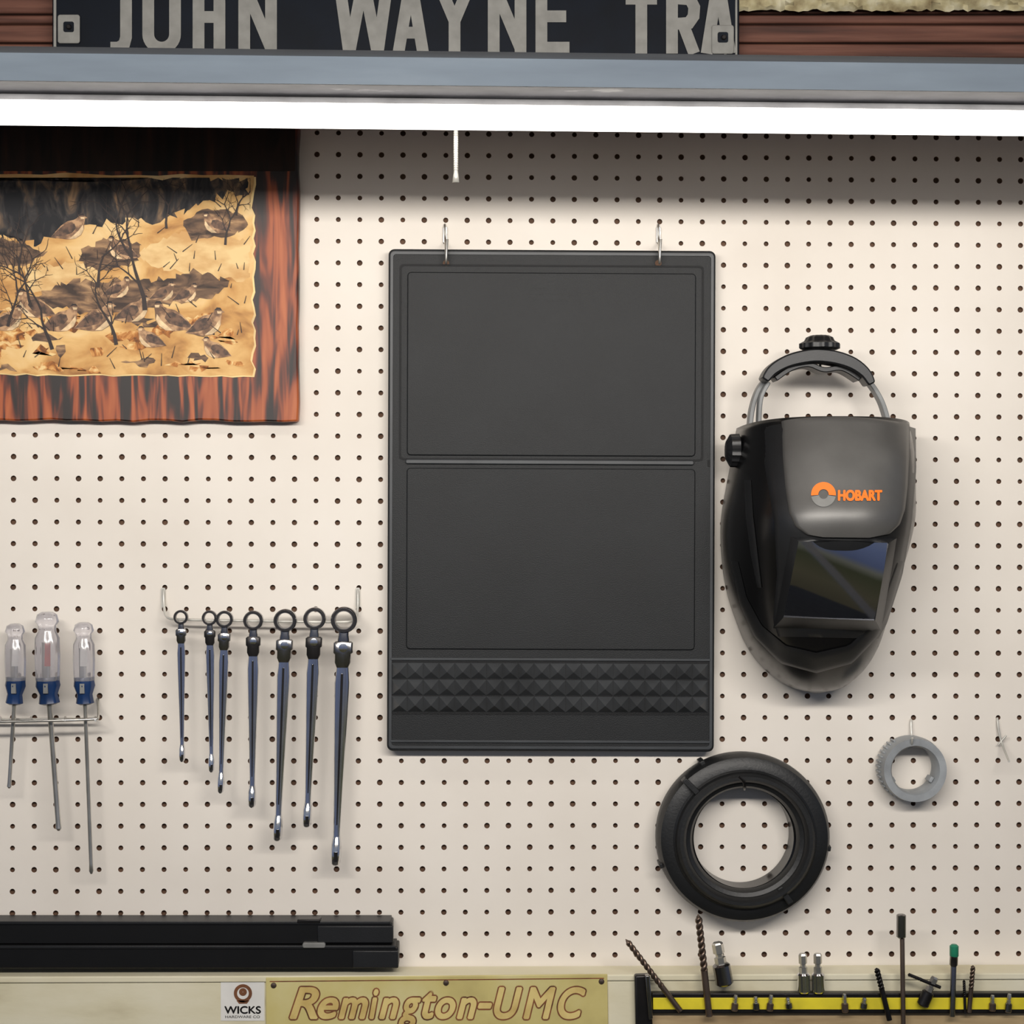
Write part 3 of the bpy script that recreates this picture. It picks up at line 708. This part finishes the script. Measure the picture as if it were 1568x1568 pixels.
# stickers & tin sign
g=group('square_sticker',at(371,1530,.039))
prism('paper',rect(338,1498,405,1563),.038,.0386,m_white,g)
def disc(name,u,v,r0_,r1_,d,mat,a0=0,a1=360):
    n=28; vs=[at(u+r*math.cos(math.radians(a0+(a1-a0)*k/n)),v-r*math.sin(math.radians(a0+(a1-a0)*k/n)),d) for r in (r0_,r1_) for k in range(n+1)]
    mk(name,vs,[[k,k+1,n+2+k,n+1+k] for k in range(n)],mat,g)
disc('emblem_ring',372,1521,9,14,.0389,m_brown); disc('emblem_core',372,1519,.5,6,.0389,m_brown)
prism('emblem_base',[(362,1532),(382,1532),(378,1537),(366,1537)],.0386,.0389,m_brown,g)
fittext('sticker_text','WICKS',344,399,1541,1552,.0389,m_dark,g,bold=.5,nb=4)
fittext('sticker_small','HARDWARE CO',345,398,1555,1559,.0389,m_dark,g)
g=group('vintage_tin_sign',at(668,1540,.042))
prism('plate',[(407,1497),(930,1492),(932,1600),(407,1600)],.038,.041,m_tin,g,bev=.0008)
ribbon_mesh([([(413,1503),(925,1498)],1.6)],.0413,0,m_tinred,'border',g)
TX=[('R',445,487,0),('e',488,517,0),('m',520,562,0),('i',567,578,0),('n',582,609,0),('g',612,643,1),('t',648,667,0),('o',668,696,0),('n',701,728,0),('-',733,752,2),('U',758,798,0),('M',803,849,0),('C',856,895,0)]
for ch,a,b,kd in TX:
    if kd==2: v0_,v1_=1537,1543
    elif ch in 'RUMC': v0_,v1_=1513,1559
    elif ch in 'it': v0_,v1_=1516,1559
    elif ch=='g': v0_,v1_=1529,1575
    else: v0_,v1_=1529,1559
    if ch=='t': v0_=1520
    fittext('letter_'+ch,ch,a,b,v0_,v1_,.0413,m_tinred,g,shear=.3,bold=3.8,nb=12)
    fittext('face_'+ch,ch,a,b,v0_,v1_,.0417,m_tinlet,g,shear=.3,bold=1.7,nb=6)
for u,v in ((419,1509),(921,1503),(683,1505)): lathe('nail',at(u,v,.041),Vector((0,-1,0)),[(0,.0035),(.001,.003),(.0015,.001)],m_bronze,g,n=12)
# blue cap just peeking at bottom
lathe('blue_bottle_cap',at(101,1571,.048),Vector((0,0,-1)),[(0,.007),(.002,.010),(.02,.010)],m_blue,None,n=24)
# ---------------------------------------------------------------- magnetic strip and bits
g=group('magnetic_tool_strip',at(1280,1535,.05))
prism('strip_body',rect(998,1521,1740,1552),.039,.05,m_dark,g,bev=.001)
prism('yellow_face',rect(1000,1528,1740,1546),.05,.0515,m_yellow,g,bev=.0005)
prism('tan_backing',rect(998,1552,1740,1640),.039,.043,m_ply,g)
b_=group('steel_bracket',at(984,1530,.05))
prism('plate',[(972,1494),(994,1493),(1000,1575),(975,1640)],.039,.050,m_dark,b_,bev=.002)
prism('flange',[(988,1494),(995,1494),(1000,1560),(994,1562)],.05,.058,m_chromed,b_,bev=.001)
dd=.0555
def bit(name,u0_,v0_,u1_,v1_,r,mat,kind='twist',turns=5,split=.45,d=dd):
    p0=at(u0_,v0_,d);p1=at(u1_,v1_,d); o=group(name,p0); m_=p1.lerp(p0,split)
    if kind=='twist':
        twist('flutes',p0,m_,r,turns,mat,o); lathe('shank',p1,m_-p1,[(0,r*.9),((m_-p1).length,r*.9)],mat,o,n=14)
    elif kind=='hex':
        ax=p1-p0; L_=ax.length
        lathe('shank',p0,ax,[(0,r*.6),(.002,r*.75),(L_*.25,r*.75),(L_*.27,r*.5),(L_*.33,r*.5),(L_*.35,r*.75),(L_*.5,r*.75)],m_steel,o,n=6,ang=20)
        lathe('socket',p0,ax,[(L_*.5,r*.9),(L_*.54,r*1.15),(L_*.96,r*1.15),(L_,r*.9)],mat,o,n=18)
    elif kind=='rod':
        ax=p1-p0; L_=ax.length
        lathe('rod',p0,ax,[(0,r*.8),(.002,r),(L_,r)],mat,o,n=14)
        lathe('tip',p0,ax,[(0,r*1.2),(.001,r*1.4),(.022,r*1.4),(.024,r)],m_chromed,o,n=14)
    return o
bit('twist_drill_bit',958,1438,1042,1548,.0036,m_bronze,'twist',5,.35)
bit('twist_drill_bit',1069,1400,1086,1556,.0044,m_bronze,'twist',4.5,.45,.0565)
bit('bit_holder',1098,1443,1110,1508,.009,m_chromed,'hex',d=.052)
bit('bit_holder',1229,1460,1231,1520,.0065,m_chrome,'hex',d=.05)
bit('bit_holder',1252,1460,1253,1520,.0065,m_chrome,'hex',d=.05)
bit('countersink_bit',1342,1482,1362,1562,.0035,m_dark,'twist',3,.6)
o=bit('long_shank_bit',1381,1400,1384,1640,.0028,m_bronze,'rod',d=.056)
lathe('end_collar',at(1380,1400,.056),Vector((0,0,-1)),[(0,.004),(.001,.0055),(.026,.0055),(.028,.003)],m_chromed,o,n=18)
bit('twist_drill_bit',1390,1492,1440,1512,.0022,m_dark,'twist',5,.6,.06)
bit('bit_holder',1432,1496,1412,1540,.006,m_dark,'hex',d=.058)
o=bit('screwdriver_bit',1461,1448,1458,1556,.0034,m_chromed,'rod')
lathe('green_tip',at(1461,1446,dd),Vector((0,0,-1)),[(0,.003),(.002,.0052),(.013,.0052),(.015,.004)],m_green,o,n=14)
bit('twist_drill_bit',1490,1478,1484,1550,.003,m_bronze,'twist',3,.5)
bit('twist_drill_bit',1476,1500,1478,1552,.0018,m_dark,'twist',4,.5,.0535)
for k,(u,l) in enumerate(((1127,12),(1157,10),(1181,12),(1206,8),(1293,14),(1324,8),(1520,12),(1546,14))):
    bit('hex_driver_bit',u,1536-l,u+rnd.uniform(-3,3),1536+l,.0035,m_chromed if k%2 else m_bronze,'hex',d=.0555)
# ---------------------------------------------------------------- world & camera
w=bpy.data.worlds.new('World'); sc.world=w; w.use_nodes=True; nt=w.node_tree
bg=nt.nodes['Background']; tc=nt.nodes.new('ShaderNodeTexCoord'); sx=nt.nodes.new('ShaderNodeSeparateXYZ')
mr=nt.nodes.new('ShaderNodeMapRange'); mr.inputs[1].default_value=-.6; mr.inputs[2].default_value=.6
r=ramp(nt,[(.0,(74,68,58)),(.2,(112,106,82)),(.32,(92,94,68)),(.36,(150,148,130)),(.40,(122,134,168)),(.5,(142,156,194)),(.6,(178,190,212)),(1,(152,160,176))])
nt.links.new(tc.outputs['Generated'],sx.inputs[0]); nt.links.new(sx.outputs['Z'],mr.inputs[0]); nt.links.new(mr.outputs[0],r.inputs[0]); nt.links.new(r.outputs[0],bg.inputs[0])
bg.inputs[1].default_value=.5
cd=bpy.data.cameras.new('camera'); cd.sensor_width=36; cd.lens=36*F/1568; cam=bpy.data.objects.new('camera',cd)
Rm=Matrix((right,up,-fwd)).transposed()
cam.matrix_world=Matrix.Translation(CAM)@Rm.to_4x4()
sc.collection.objects.link(cam); sc.camera=cam
